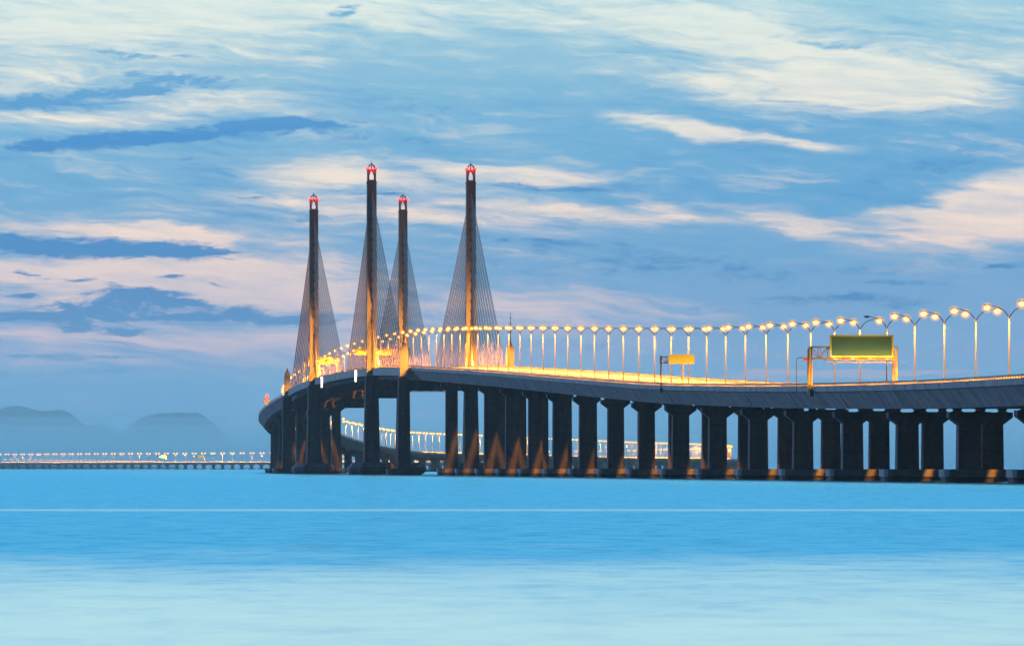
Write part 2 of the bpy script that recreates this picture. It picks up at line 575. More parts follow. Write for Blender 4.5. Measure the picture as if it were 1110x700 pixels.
ZTAB = [(560, 13.0), (640, 13.0), (720, 13.1), (789, 13.4), (864, 14.1), (936, 15.0), (999, 15.95), (1070, 17.2), (1138, 18.8), (1215, 20.7),
        (1266, 22.0), (1322, 23.4), (1405, 25.4), (1498, 27.5), (1558, 28.8), (1650, 30.3), (1740, 30.8), (1836, 30.2), (1900, 29.4)]
BEND = {1558: -16.4, 1650: -25.7, 1740: -36.3, 1836: -48.4, 1900: -55.6}
CTRL = [(BEND.get(d, xmed(d)), d, z) for d, z in ZTAB]
CTRL += [(-61.5, 1960, 28.2), (-75.5, 2090, 24.6), (-83.5, 2200, 21.3), (-85.5, 2300, 18.6), (-82.5, 2420, 15.4), (-76, 2540, 12.8),
         (-67, 2650, 11.0), (-53, 2850, 9.4), (-13, 3150, 9.0), (30, 3420, 8.5), (74, 3700, 8.0), (134, 4100, 8.2), (164, 4400, 8.2), (172, 4700, 8.1),
         (156, 5100, 8.0), (100, 5600, 8.0), (-20, 6030, 8.0), (-150, 6280, 8.0), (-272, 6480, 8.0), (-420, 6740, 8.0),
         (-610, 7090, 8.0), (-760, 7370, 8.0)]


def catmull(pts, step=3.0):
    out = []
    P_ = [Vector(p) for p in pts]
    P_ = [P_[0] * 2 - P_[1]] + P_ + [P_[-1] * 2 - P_[-2]]
    for i in range(1, len(P_) - 2):
        p0, p1, p2, p3 = P_[i - 1:i + 3]
        t0 = 0.0
        t1 = t0 + (p1 - p0).length ** 0.5
        t2 = t1 + (p2 - p1).length ** 0.5
        t3 = t2 + (p3 - p2).length ** 0.5
        n = max(2, int((p2 - p1).length / step))
        for k in range(n):
            t = t1 + (t2 - t1) * k / n
            a1 = p0 * ((t1 - t) / (t1 - t0)) + p1 * ((t - t0) / (t1 - t0))
            a2 = p1 * ((t2 - t) / (t2 - t1)) + p2 * ((t - t1) / (t2 - t1))
            a3 = p2 * ((t3 - t) / (t3 - t2)) + p3 * ((t - t2) / (t3 - t2))
            b1 = a1 * ((t2 - t) / (t2 - t0)) + a2 * ((t - t0) / (t2 - t0))
            b2 = a2 * ((t3 - t) / (t3 - t1)) + a3 * ((t - t1) / (t3 - t1))
            out.append(b1 * ((t2 - t) / (t2 - t1)) + b2 * ((t - t1) / (t2 - t1)))
    out.append(P_[-2])
    return out


class Path:
    def __init__(self, pts):
        self.p = pts
        self.s = [0.0]
        for a, b_ in zip(pts, pts[1:]):
            self.s.append(self.s[-1] + math.hypot(b_.x - a.x, b_.y - a.y))
        self.length = self.s[-1]

    def _i(self, s):
        lo, hi = 0, len(self.s) - 2
        while lo < hi:
            m_ = (lo + hi + 1) // 2
            if self.s[m_] <= s:
                lo = m_
            else:
                hi = m_ - 1
        return lo

    def at(self, s):
        i = self._i(s)
        t = (s - self.s[i]) / max(1e-9, self.s[i + 1] - self.s[i])
        return self.p[i].lerp(self.p[i + 1], t)

    def tan(self, s):
        d = self.at(min(self.length, s + 2)) - self.at(max(0, s - 2))
        d.z = 0
        return d.normalized()

    def frame(self, s):
        t = self.tan(s)
        return self.at(s), t, Vector((t.y, -t.x, 0))

    def rz(self, s):
        t = self.tan(s)
        return math.atan2(-t.x, t.y)

    def s_of_depth(self, d):
        for i, p_ in enumerate(self.p):
            if p_.y >= d:
                return self.s[i]
        return self.length


PATH = Path(catmull(CTRL))


def px_of(v):
    return 555 + F * v[0] / v[1]


def sweep(mb, path, s0, s1, step, prof, m, closed=True):
    n = max(1, int(round((s1 - s0) / step)))
    k = len(prof)
    vs, fs = [], []
    for i in range(n + 1):
        c, t, r = path.frame(s0 + (s1 - s0) * i / n)
        for off, dz in prof:
            q = c + r * off
            vs.append((q.x, q.y, c.z + dz))
    for i in range(n):
        for j in range(k if closed else k - 1):
            j2 = (j + 1) % k
            fs.append((i * k + j, i * k + j2, (i + 1) * k + j2, (i + 1) * k + j))
    if closed:
        fs.append(tuple(range(k - 1, -1, -1)))
        fs.append(tuple(n * k + j for j in range(k)))
    mb.add(vs, fs, m)


def local_box(mb, path, s, o0, o1, a0, a1, z0, z1, m, zref=True):
    c, t, r = path.frame(s)
    zz_ = c.z if zref else 0.0
    q = lambda o, a, z: tuple(Vector((c.x, c.y, 0)) + r * o + t * a + Vector((0, 0, zz_ + z)))
    mb.hexa([q(o0, a0, z0), q(o1, a0, z0), q(o1, a1, z0), q(o0, a1, z0)], [q(o0, a0, z1), q(o1, a0, z1), q(o1, a1, z1), q(o0, a1, z1)], m)


# ------------------------------------------------------------------ the setting: sea, hills, air
def sheet(name, xs, ys, z, m):
    mb = MB()
    nx = len(xs)
    vs = [(x, y, z) for y in ys for x in xs]
    fs = [(j * nx + i, j * nx + i + 1, (j + 1) * nx + i + 1, (j + 1) * nx + i) for j in range(len(ys) - 1) for i in range(nx - 1)]
    mb.add(vs, fs, m)
    return mb.build(name)


tag(sheet('water', [-4400, -1500, -500, 0, 500, 1500, 4400], [-250, 0, 60, 120, 250, 500, 1000, 2000, 5000, 9000, 14150], 0.0, 'sea_water'), kind='structure')


def hill(name, bumps, x0, x1, y0, y1, nx, ny, rough, seed):
    mb = MB()
    vs = []
    for j in range(ny + 1):
        y = y0 + (y1 - y0) * j / ny
        for i in range(nx + 1):
            x = x0 + (x1 - x0) * i / nx
            h = 0.0
            for cx, cy, rx, ry, hh, pw in bumps:
                q = abs((x - cx) / rx) ** pw + abs((y - cy) / ry) ** 2
                h += (hh * math.exp(-q)) ** 4
            h = h ** 0.25 * 0.88
            e = mnoise.fractal(Vector((x * 0.006 + seed, y * 0.004, 0.3)), 1.0, 2.0, 5)
            c = mnoise.noise(Vector((x * 0.075, y * 0.03, seed)))
            h = h * (1 + 0.06 * e) + (rough * (e + 0.9 * c) if h > 6 else 0)
            vs.append((x, y, h - 4.0))
    fs = [(j * (nx + 1) + i, j * (nx + 1) + i + 1, (j + 1) * (nx + 1) + i + 1, (j + 1) * (nx + 1) + i) for j in range(ny) for i in range(nx)]
    mb.add(vs, fs, 'forest')
    return tag(mb.build(name), kind='structure')


K1, K2 = 0.55, 12500.0 / 24000.0
hill('hill', [(x * K1, 11000, rx * K1, 280, h * K1, pw) for x, rx, h, pw in
              ((-1180, 130, 226, 2.6), (-1075, 100, 205, 2.0), (-1275, 105, 196, 2.0), (-1005, 85, 135, 2.0), (-1375, 95, 138, 2.0))],
     -1150, -330, 10500, 11500, 340, 40, 2.5, 1.7)
hill('hill', [(x * K2, 12500, rx * K2, 360, h * K2, 2.0) for x, rx, h in
              ((-2060, 230, 272), (-1850, 150, 262), (-2350, 380, 255), (-1690, 130, 215), (-1950, 260, 225), (-1540, 130, 165))],
     -1700, -500, 11800, 13200, 240, 40, 1.3, 5.2)
mb = MB()
mb.box(-4450, 4450, -300, 14200, -6.0, 165, 'haze_air')
tag(mb.build('haze'), kind='stuff')
mb = MB()
mb.box(-4300, 4300, 7700, 10300, 0.5, 158, 'mist_air')
tag(mb.build('mist'), kind='stuff')
for k, top in enumerate((44, 58, 72, 86)):             # the bank thins out upwards
    mb = MB()
    mb.box(-4200 + k * 9, 4200 - k * 9, 9150 + k * 60, 10200 - k * 30, 0.8 + k * .3, top, 'low_mist_air')
    tag(mb.build('mist'), kind='stuff')

# ------------------------------------------------------------------ the cable-stayed bridge
S_SPLIT = PATH.s_of_depth(2560)
S_N, S_A, S_B, S_F = (PATH.s_of_depth(d) for d in (1539, 1650, 1836, 1960))
HW, SLOT = 12.2, 0.40
ROAD = -0.9


def deck_prof(sgn):
    p_ = [(-HW, 0.0), (-HW, -0.85), (-11.9, -0.95), (-11.75, -1.15), (-10.0, -3.4), (-2.6, -3.4), (-1.0, -1.35), (-SLOT, -1.25),
          (-SLOT, -0.1), (-SLOT - 0.25, -0.1), (-SLOT - 0.42, ROAD), (-11.75, ROAD), (-11.95, 0.0)]
    if sgn > 0:
        p_ = [(-x, z) for x, z in reversed(p_)]
    return p_


bridge = thing('cable_stayed_bridge', 'long dark curving cable-stayed road bridge with four tall pylons crossing the sea', 'bridge', (0, 0, 0))


def bridge_decks(parent, path, s0, s1, step):
    for sg in (-1, 1):
        mb = MB()
        sweep(mb, path, s0, s1, step, deck_prof(sg), 'concrete')
        # ribs that cover the joints between the deck segments
        s = s0 + 20.0
        while s < s1 and step < 5:
            c, t, r = path.frame(s)
            q = lambda o, a, z: tuple(Vector((c.x, c.y, c.z + z)) + r * (o * -sg) + t * a)
            lo = [q(-11.87, -0.35, -1.13), q(-11.6, -0.35, -1.13), q(-11.6, 0.35, -1.13), q(-11.87, 0.35, -1.13)]
            hi = [q(-10.10, 1.3, -3.43), q(-9.85, 1.3, -3.43), q(-9.85, 2.0, -3.43), q(-10.10, 2.0, -3.43)]
            mb.hexa(hi, lo, 'pale_concrete')  # paler material stands in for light falling on the rib sides
            s += 47.0
        mb.build('deck', parent)
        mb = MB()
        a_, b_ = (-11.7, -SLOT - 0.45) if sg < 0 else (SLOT + 0.45, 11.7)
        sweep(mb, path, s0, s1, step, [(a_, ROAD + 0.006), (b_, ROAD + 0.006)], 'asphalt', closed=False)
        mb.build('roadway', parent)


bridge_decks(bridge, PATH, 0.0, S_SPLIT, 4.0)
mb = MB()
for off in (-11.2, -1.4, 1.4, 11.2):
    sweep(mb, PATH, PATH.s_of_depth(1000), S_F, 6.0, [(off - 0.08, ROAD + 0.012), (off + 0.08, ROAD + 0.012)], 'marking_paint', closed=False)
s = PATH.s_of_depth(1000)
while s < S_F:
    for off in (-7.9, -4.7, 4.7, 7.9):
        c, t, r = PATH.frame(s)
        a1 = c + r * (off - .08); a2 = c + r * (off + .08)
        c2, t2, r2 = PATH.frame(s + 4)
        a3 = c2 + r2 * (off + .08); a4 = c2 + r2 * (off - .08)
        mb.add([(q.x, q.y, z + ROAD + .012) for q, z in ((a1, c.z), (a2, c.z), (a3, c2.z), (a4, c2.z))], [(0, 1, 2, 3)], 'marking_paint')
    s += 12
mb.build('lane_marking', bridge)

for sg in (-1, 1):
    mb = MB()
    o_ = sg * 12.06
    sweep(mb, PATH, 0.0, S_SPLIT, 5.0, [(o_ - .09, .34), (o_ + .09, .34), (o_ + .09, .46), (o_ - .09, .46)], 'dark_steel')
    s = 1.0
    while s < S_F:
        local_box(mb, PATH, s, o_ - .24, o_ + .24, -.2, .2, -.01, .335, 'railing_paint')
        s += 1.7 if s < S_N else 3.4
    mb.build('railing', bridge)
    mb = MB()
    o_ = sg * 11.45
    sweep(mb, PATH, 0.0, S_SPLIT, 5.0, [(o_ - .05, -.25), (o_ + .05, -.25), (o_ + .05, .25), (o_ - .05, .25)], 'galvanised')
    mb.build('guardrail', bridge)

mb = MB()
sweep(mb, PATH, 0.0, S_SPLIT, 5.0, [(11.2, ROAD), (11.42, ROAD + .85), (11.6, ROAD + .85), (11.6, ROAD)], 'pale_concrete')  # pale barrier added to shine in the lamp light like headlight trails
mb.build('added_pale_barrier', bridge)
# edge beams and floor beams of the stayed spans
for sg in (-1, 1):
    mb = MB()
    a_, b_ = sorted((sg * 12.25, sg * 13.9))
    sweep(mb, PATH, S_N - 1, S_F + 1, 4.0, [(a_, -2.3), (b_, -2.3), (b_, -0.2), (a_, -0.2)], 'parapet_concrete')
    mb.build('edge_beam', bridge)
mb = MB()
s = S_N + 4
while s < S_F - 2:
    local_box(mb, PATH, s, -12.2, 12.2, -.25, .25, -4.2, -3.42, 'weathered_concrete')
    s += 6.0
mb.build('floor_beam', bridge)


# piers of the approaches: two rows of hammerhead piers on low footings
def make_pier(height, far=False):
    """height: from the water to the top of the cap; returns meshes for column, cap, footing, dark pile block, bearings"""
    col, cap, foot, pile, bear = MB(), MB(), MB(), MB(), MB()
    zt = height
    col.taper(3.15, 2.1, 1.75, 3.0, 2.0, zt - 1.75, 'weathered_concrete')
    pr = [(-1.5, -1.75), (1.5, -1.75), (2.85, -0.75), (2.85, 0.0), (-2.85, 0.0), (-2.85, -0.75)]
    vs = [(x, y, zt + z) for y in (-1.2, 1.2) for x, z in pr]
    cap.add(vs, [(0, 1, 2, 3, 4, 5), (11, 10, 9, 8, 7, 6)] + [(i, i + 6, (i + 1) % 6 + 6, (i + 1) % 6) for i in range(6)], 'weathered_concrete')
    foot.octa(7.4, 5.2, 0.5, 0.72, 1.75, 'concrete')
    pile.octa(7.0, 4.8, 0.5, -1.5, 0.72, 'dark_concrete')  # dark solid block put in for the shaded gaps between the piles
    bears = []
    for i in (-1.55, 1.55):
        bear = MB()
        bear.taper(1.5, 1.5, zt, .9, 1.0, zt + .2, 'dark_concrete', i)
        bear.taper(.9, 1.0, zt + .2, 1.3, 1.3, zt + .51, 'dark_concrete', i)
        bears.append(('bearing', bear))
    return [('column', col), ('cap', cap), ('footing', foot), ('pile_shade', pile)] + bears


def place_pier(parent, path, s, off):
    c, t, r = path.frame(s)
    q = c + r * off
    root = link('pier', None, parent, (q.x, q.y, 0), path.rz(s))
    for nm, mbx in make_pier(c.z - 3.9):
        mbx.build(nm, root)


s = PATH.s_of_depth(740) - 47 * 2
PIER_S = []
while s < S_SPLIT - 10:
    if not (S_N - 20 < s < S_F + 20):
        PIER_S.append(s)
    elif s < S_F:
        s_next = S_F + 47
        s = s_next - 47
    s += 47.0
for s in PIER_S:
    for off in (-6.15, 6.15):
        place_pier(bridge, PATH, s, off)

# pylons
SHAFT_TOP = 82.3


def make_pylon(deck_z):
    P_ = []
    leg = MB()
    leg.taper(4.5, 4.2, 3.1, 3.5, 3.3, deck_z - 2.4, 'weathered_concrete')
    P_.append(('leg', leg))
    sh = MB()
    zb = deck_z - 2.4
    w0, w1 = 2.9, 2.6
    # the shaft as two flanks and a recessed web with a row of cable anchor boxes in it
    for x0, x1 in ((-0.5, -0.12), (0.22, 0.5)):
        sh.hexa([(x0 * w0, -w0 / 2, zb), (x1 * w0, -w0 / 2, zb), (x1 * w0, w0 / 2, zb), (x0 * w0, w0 / 2, zb)],
                [(x0 * w1, -w1 / 2, SHAFT_TOP), (x1 * w1, -w1 / 2, SHAFT_TOP), (x1 * w1, w1 / 2, SHAFT_TOP), (x0 * w1, w1 / 2, SHAFT_TOP)], 'pylon_concrete')
    sh.hexa([(-.12 * w0, -w0 / 2 + .45, zb), (.22 * w0, -w0 / 2 + .45, zb), (.22 * w0, w0 / 2 - .45, zb), (-.12 * w0, w0 / 2 - .45, zb)],
            [(-.12 * w1, -w1 / 2 + .45, SHAFT_TOP), (.22 * w1, -w1 / 2 + .45, SHAFT_TOP), (.22 * w1, w1 / 2 - .45, SHAFT_TOP), (-.12 * w1, w1 / 2 - .45, SHAFT_TOP)], 'pylon_concrete')
    sh.box(-.12 * w1, .22 * w1, -w1 / 2, w1 / 2, 78.2, SHAFT_TOP - .01, 'pylon_concrete')
    sh.box(-.118 * w1, .218 * w1, -w0 / 2 + .02, w0 / 2 - .02, zb + .01, 41.0, 'pylon_concrete')
    P_.append(('shaft', sh))
    an = MB()
    for i in range(12):
        z = 43 + i * 2.85
        an.hexa([(-.30, -w1 / 2 + .05, z), (.52, -w1 / 2 + .05, z), (.52, w1 / 2 - .05, z), (-.30, w1 / 2 - .05, z)],
                [(-.30, -w1 / 2 + .4, z + 1.0), (.52, -w1 / 2 + .4, z + 1.0), (.52, w1 / 2 - .4, z + 1.0), (-.30, w1 / 2 - .4, z + 1.0)], 'dark_concrete')
    an.box(-.02, .02, -w1 / 2 + .44, w1 / 2 - .44, 43.2, 75.2, 'dark_concrete')
    P_.append(('anchor_box', an))
    cr = MB()
    z0 = SHAFT_TOP
    cr.taper(2.85, 2.85, z0, 2.85, 2.85, z0 + .45, 'pylon_concrete')
    cr.taper(2.4, 2.4, z0 + .452, 2.4, 2.4, z0 + .95, 'pylon_concrete')
    for sx in (-1, 1):                              # four corner posts that leave an arch on every side
        for sy in (-1, 1):
            cr.box(*sorted((sx * .72, sx * 1.2)), *sorted((sy * .72, sy * 1.2)), z0 + .95, z0 + 3.6, 'pylon_concrete')
    for k in range(6):                              # pointed arch heads, stepped
        w = .72 * (1 - (k + 1) / 6.5) ** 0.6
        za, zb_ = z0 + 2.2 + k * .22, z0 + 2.2 + (k + 1) * .22
        for sx in (-1, 1):
            for yy0, yy1 in ((-1.195, -.8), (.8, 1.195)):
                cr.box(*sorted((sx * w, sx * .719)), yy0, yy1, za, zb_ - .002, 'pylon_concrete')
                cr.box(yy0, yy1, *sorted((sx * w, sx * .719)), za, zb_ - .002, 'pylon_concrete')
    cr.taper(2.6, 2.6, z0 + 3.55, 2.75, 2.75, z0 + 3.95, 'red_paint')
    P_.append(('crown', cr))
    dm = MB()
    for a in range(8):
        t = a * math.pi / 4
        dm.tube([(math.cos(t) * 1.2 * q, math.sin(t) * 1.2 * q, z0 + 3.9 + h) for q, h in ((1.0, 0), (.95, .45), (.7, 1.0), (.35, 1.4), (0, 1.65))], .10, 'dark_steel', 5)
    dm.tube([(0, 0, z0 + 3.9), (0, 0, z0 + 5.6), (0, 0, z0 + 6.5)], [.13, .1, .04], 'dark_steel', 6)
    P_.append(('dome', dm))
    ft = MB()
    ft.octa(12.4, 14.4, 2.6, -2, 0.5, 'dark_concrete')
    ft.octa(13.4, 15.4, 2.8, 0.5, 2.0, 'weathered_concrete')
    ft.octa(13.0, 15.0, 2.8, 2.0, 3.4, 'weathered_concrete', 0.80)
    P_.append(('pile_cap', ft))
    be = [(x, y, z0 + 4.15) for x in (-1.2, 1.2) for y in (-1.2, 1.2)]
    return P_, be


CABLE_N = 12
for s_p, ends in ((S_A, (S_N, (S_A + S_B) / 2)), (S_B, ((S_A + S_B) / 2, S_F))):
    for sg in (-1, 1):
        c, t, r = PATH.frame(s_p)
        q = c + r * (14.1 * sg)
        root = link('pylon', None, bridge, (q.x, q.y, 0), PATH.rz(s_p))
        parts, beacons = make_pylon(c.z)
        for nm, mbx in parts:
            mbx.build(nm, root)
        for bx, by, bz in beacons:
            mb = MB()
            mb.ball((0, 0, 0), .40, 'red_beacon', 8, 5)
            mb.build('beacon', root, (bx, by, bz))
        lamp = bpy.data.lights.new('beacon_light', 'POINT')
        lamp.energy, lamp.color, lamp.shadow_soft_size = 420, (1, .05, .04), .3
        lo_ = bpy.data.objects.new('beacon_light', lamp)
        COL.objects.link(lo_); lo_.parent = root; lo_.location = (0, -1.9, SHAFT_TOP + 4.4)
        for se in ends:
            d_ = 1 if se > s_p else -1
            L = abs(se - s_p)
            for k in range(CABLE_N):
                f = (k + 1) / CABLE_N
                sa = s_p + d_ * (7 + (L - 9) * f)
                ca, ta, ra = PATH.frame(sa)
                low = ca + ra * (13.1 * sg) + Vector((0, 0, -.25))
                zt = 43 + (79.5 - 43) * f
                top = Vector((q.x, q.y, zt)) + t * (d_ * 1.25)
                mb = MB()
                for dz, da in ((0, 0), (-1.35, -3.1)):
                    a_ = top + Vector((0, 0, dz))
                    b2 = PATH.at(sa + d_ * da) + PATH.frame(sa + d_ * da)[2] * (13.1 * sg) + Vector((0, 0, -.25))
                    mid = a_.lerp(b2, .5) + Vector((0, 0, -.35 * f))
                    mb.tube([a_, mid, b2], .098, 'cable_sheath', 5)
                mb.build('stay_cable', bridge)

for s_p in (S_A, S_B):                                # beams between the legs, under the deck
    mb = MB()
    local_box(mb, PATH, s_p, -12.3, 12.3, -1.4, 1.4, -6.4, -3.9, 'weathered_concrete')
    mb.build('crossbeam', bridge)

# end pillars of the stayed spans
for s_p in (S_N, S_F):
    for sg in (-1, 1):
        c, t, r = PATH.frame(s_p)
        q = c + r * (14.1 * sg)
        root = link('end_pillar', None, bridge, (q.x, q.y, 0), PATH.rz(s_p))
        mb = MB()
        mb.taper(3.4, 3.0, 1.75, 2.9, 2.6, c.z - 2.4, 'weathered_concrete'); mb.build('leg', root)
        mb = MB()
        z = c.z
        mb.taper(2.05, 2.05, z - 2.4, 2.05, 2.05, z + 4.6, 'pale_concrete')
        mb.taper(2.05, 2.05, z + 4.6, 1.5, 1.5, z + 5.7, 'pale_concrete')
        mb.build('shaft', root)
        mb = MB()
        mb.taper(1.2, 1.2, z + 5.7, .9, .9, z + 6.1, 'parapet_concrete')
        mb.taper(.55, .55, z + 6.1, .75, .5, z + 6.6, 'yellow_steel')
        mb.taper(.75, .5, z + 6.6, .06, .06, z + 7.3, 'yellow_steel')
        mb.build('finial', root)
        mb = MB(); mb.octa(9, 8, 1, -1.5, 1.75, 'dark_concrete'); mb.build('footing', root)
        if s_p == S_N and sg == 1:
            mb = MB()
            mb.tube([(.1, 0, z + 6.5), (.1, 0, z + 11), (.1, 0, z + 14.6)], [.13, .1, .05], 'dark_steel', 6)
            for h in (9.5, 11.5, 13.2):
                mb.tube([(-.45, 0, z + h), (.65, 0, z + h)], .05, 'dark_steel', 5)
            mb.build('antenna', root)
    mb = MB()
    local_box(mb, PATH, s_p, -12.6, 12.6, -1.2, 1.2, -6.2, -3.9, 'weathered_concrete')
    mb.build('crossbeam', bridge)

# ------------------------------------------------------------------ lamp posts
POST_H = 11.3                                        # lamp heads above the road


def make_lamp_post():
    root = thing('lamp_post', 'double-armed street lamp', 'street lamp')
    mb = MB()
    mb.box(-.75, .75, -.3, .3, -.25, .03, 'parapet_concrete')
    mb.tube([(0, 0, 0), (0, 0, 1.0), (0, 0, 1.05), (0, 0, POST_H - 1.5)], [.17, .17, .105, .08], 'galvanised', 8)
    mb.build('post', root)
    for sg in (-1, 1):
        mb = MB()
        mb.tube([(0, 0, POST_H - 1.6), (sg * .28, 0, POST_H - 1.05), (sg * .75, 0, POST_H - .5), (sg * 1.4, 0, POST_H - .12), (sg * 2.5, 0, POST_H + .12)],
                [.085, .075, .065, .06, .055], 'galvanised', 6)
        mb.build('arm', root)
        mb = MB()
        mb.hexa([(sg * 2.5 - .5, -.18, -.05), (sg * 2.5 + .5, -.18, -.05), (sg * 2.5 + .5, .18, -.05), (sg * 2.5 - .5, .18, -.05)],
                [(sg * 2.5 - .4, -.1, .16), (sg * 2.5 + .4, -.1, .16), (sg * 2.5 + .4, .1, .16), (sg * 2.5 - .4, .1, .16)], 'dark_steel')
        hd = mb.build('lamp_head', root, (sg * .55, 0, POST_H + .12))
        mb = MB()
        mb.ball((sg * 2.5, 0, -.28), .40, 'sodium_bulb', 10, 6, .85)
        mb.build('bulb', hd)
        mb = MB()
        mb.ball((sg * 2.5, 0, -.28), .82, 'lamp_halo', 12, 8, .95)  # nested glowing shells added round the bulb as its halo
        mb.ball((sg * 2.5, 0, -.28), .70, 'lamp_halo', 12, 8, .9)
        mb.ball((sg * 2.5, 0, -.28), .60, 'lamp_halo', 12, 8, .9)
        mb.build('halo_shell', hd)
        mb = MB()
        mb.ball((sg * 2.5, 0, -.28), .52, 'lamp_halo', 12, 8, .85)  # innermost halo shell, also an added glow
        mb.build('lens', hd)  # the innermost halo shell, an added glow rather than a lens
        ld = bpy.data.lights.get('sodium_light') or bpy.data.lights.new('sodium_light', 'SPOT')
        ld.spot_size, ld.spot_blend = math.radians(158), 0.3
        ld.energy, ld.color, ld.shadow_soft_size = 64000, (1.0, .345, .022), .35
        lo_ = bpy.data.objects.new('sodium_light', ld)
        COL.objects.link(lo_); lo_.parent = hd; lo_.location = (sg * 2.5, 0, -.85)
    return root


proto = make_lamp_post()
TREE = gather(proto)
S_LAMP0 = PATH.s_of_depth(700)
lamps, s = [], PATH.s_of_depth(598)
first = True
while s < S_SPLIT - 12:
    c, t, r = PATH.frame(s)
    o = proto if first else copy_tree(proto, None, TREE)
    first = False
    o.location = (c.x, c.y, c.z + ROAD)
    o.rotation_euler.z = PATH.rz(s)
    lamps.append((s, o))
    s += 24.0
vis = [(s, o) for s, o in lamps if px_of(o.location) < 1109]
xr = sorted(vis, key=lambda q: q[0])
near = [q for q in xr if q[0] < S_N]
far_ = [q for q in xr if q[0] >= S_N]
for s, o in lamps:
    tag(o, 'double-armed street lamp on the main bridge just past the photo right edge', 'street lamp', 'street lamps along the main bridge')
for i, (s, o) in enumerate(near):
    o['label'] = 'tall double-armed sodium street lamp on the right approach, %s from the right edge' % ordinal(i + 1)
for i, (s, o) in enumerate(far_):
    o['label'] = 'double-armed street lamp on the main deck, %s beyond the antenna pillar' % ordinal(i + 1)

dead = min(near, key=lambda q: abs(px_of(q[1].location) - 955.5))[1]
dead['label'] = 'tall double-armed street lamp with one head unlit, rising behind the green sign'
for hd in [c_ for c_ in bpy.data.objects if c_.parent == dead and c_.name.startswith('lamp_head') and c_.location.x < 0]:
    for ch in [c_ for c_ in bpy.data.objects if c_.parent == hd]:
        bpy.data.objects.remove(ch)
    mb = MB()
    mb.ball((-2.5, 0, -.08), .2, 'dark_steel', 8, 5, .6)
    mb.build('bulb', hd)

# ------------------------------------------------------------------ low viaduct that winds away behind
viaduct = thing('viaduct', 'low curving road viaduct on short twin piers running to the left edge', 'bridge')
S_END = PATH.length


def viaduct_deck(parent, path, s0, s1, step):
    mb = MB()
    sweep(mb, path, s0, s1, step, [(-HW, 0), (-HW, -1.0), (-10.5, -2.3), (10.5, -2.3), (HW, -1.0), (HW, 0), (HW - .3, 0), (HW - .4, ROAD), (-HW + .4, ROAD), (-HW + .3, 0)], 'parapet_concrete')
    mb.build('deck', parent)
    mb = MB()
    sweep(mb, path, s0, s1, step, [(-HW + .45, ROAD + .006), (HW - .45, ROAD + .006)], 'asphalt', closed=False)
    mb.build('roadway', parent)
    mb = MB()
    sweep(mb, path, s0, s1, step, [(-.35, ROAD), (.35, ROAD), (.2, .75), (-.2, .75)], 'pale_concrete')  # added tall and pale to catch lamp light as a bright line
    mb.build('added_median_barrier', parent)


viaduct_deck(viaduct, PATH, S_SPLIT + .05, S_END, 8.0)


def low_pier(mb, zt):
    for cx in (-6.15, 6.15):
        pr = [(-1.6, .9), (1.6, .9), (1.5, zt - 1.7), (3.6, zt - .5), (3.6, zt), (-3.6, zt), (-3.6, zt - .5), (-1.5, zt - 1.7)]
        vs = [(cx + x, y, z) for y in (-1.0, 1.0) for x, z in pr]
        mb.add(vs, [tuple(range(8)), tuple(range(15, 7, -1))] + [(i, i + 8, (i + 1) % 8 + 8, (i + 1) % 8) for i in range(8)], 'parapet_concrete')  # paler tone put into the piers to imitate the glow of haze
        mb.box(cx - 3.5, cx + 3.5, -2.3, 2.3, -1, .9, 'dark_concrete')
    mb.box(-2.54, 2.54, -.7, .7, zt - .45, zt - .1, 'parapet_concrete')


hid = MB()
S_TURN, S_BACK = PATH.s_of_depth(4700), PATH.s_of_depth(6300)
s = S_SPLIT + 30
pier_me = None
while s < S_END - 20:
    c, t, r = PATH.frame(s)
    if S_TURN < s < S_BACK:
        for cx in (-6.15, 6.15):
            local_box(hid, PATH, s, cx - 1.6, cx + 1.6, -1, 1, 0.9, c.z - 4.2, 'weathered_concrete', False)
            local_box(hid, PATH, s, cx - 3.5, cx + 3.5, -1, 1, c.z - 4.2, c.z - 2.32, 'weathered_concrete', False)
            local_box(hid, PATH, s, cx - 3.5, cx + 3.5, -2.3, 2.3, -1, .9, 'dark_concrete', False)
    else:
        mb = MB()
        low_pier(mb, c.z - 2.32)
        mb.build('pier', viaduct, (c.x, c.y, 0), PATH.rz(s))
    s += 47.0
tag(hid.build('pier', viaduct), kind='stuff')


def small_lamp_mesh(reach, r, bulb):
    mb = MB()
    mb.tube([(0, 0, 0), (0, 0, POST_H - 1.0)], [.2, .14], 'galvanised', 5)
    for sg in (-1, 1):
        mb.tube([(0, 0, POST_H - 1.1), (sg * reach * .4, 0, POST_H - .3), (sg * reach, 0, POST_H + .1)], .09, 'galvanised', 5)
        mb.box(*sorted((sg * (reach - .3), sg * (reach + .5))), -.2, .2, POST_H + .05, POST_H + .25, 'dark_steel')
        mb.ball((sg * reach, 0, POST_H - .3), r, bulb, 8, 5, .8)
    return mb.mesh('lamp_post')


SMALL = small_lamp_mesh(.75, .6, 'far_bulb')
SMALL_LEFT = small_lamp_mesh(1.9, .95, 'far_bulb')
ld2 = bpy.data.lights.new('viaduct_light', 'SPOT')
ld2.spot_size, ld2.spot_blend = math.radians(150), 0.3
ld2.energy, ld2.color, ld2.shadow_soft_size = 110000, (1.0, .38, .05), .6


def small_lamp(path, s, label, group, side=1, me=None):
    c, t, r = path.frame(s)
    o = link('lamp_post', me or SMALL, None, (c.x, c.y, c.z + ROAD), path.rz(s))
    tag(o, label, 'street lamp', group)
    lo_ = bpy.data.objects.new('viaduct_light', ld2)
    COL.objects.link(lo_); lo_.parent = o; lo_.location = (side * 2.6, 0, POST_H - 1.0)
    return o


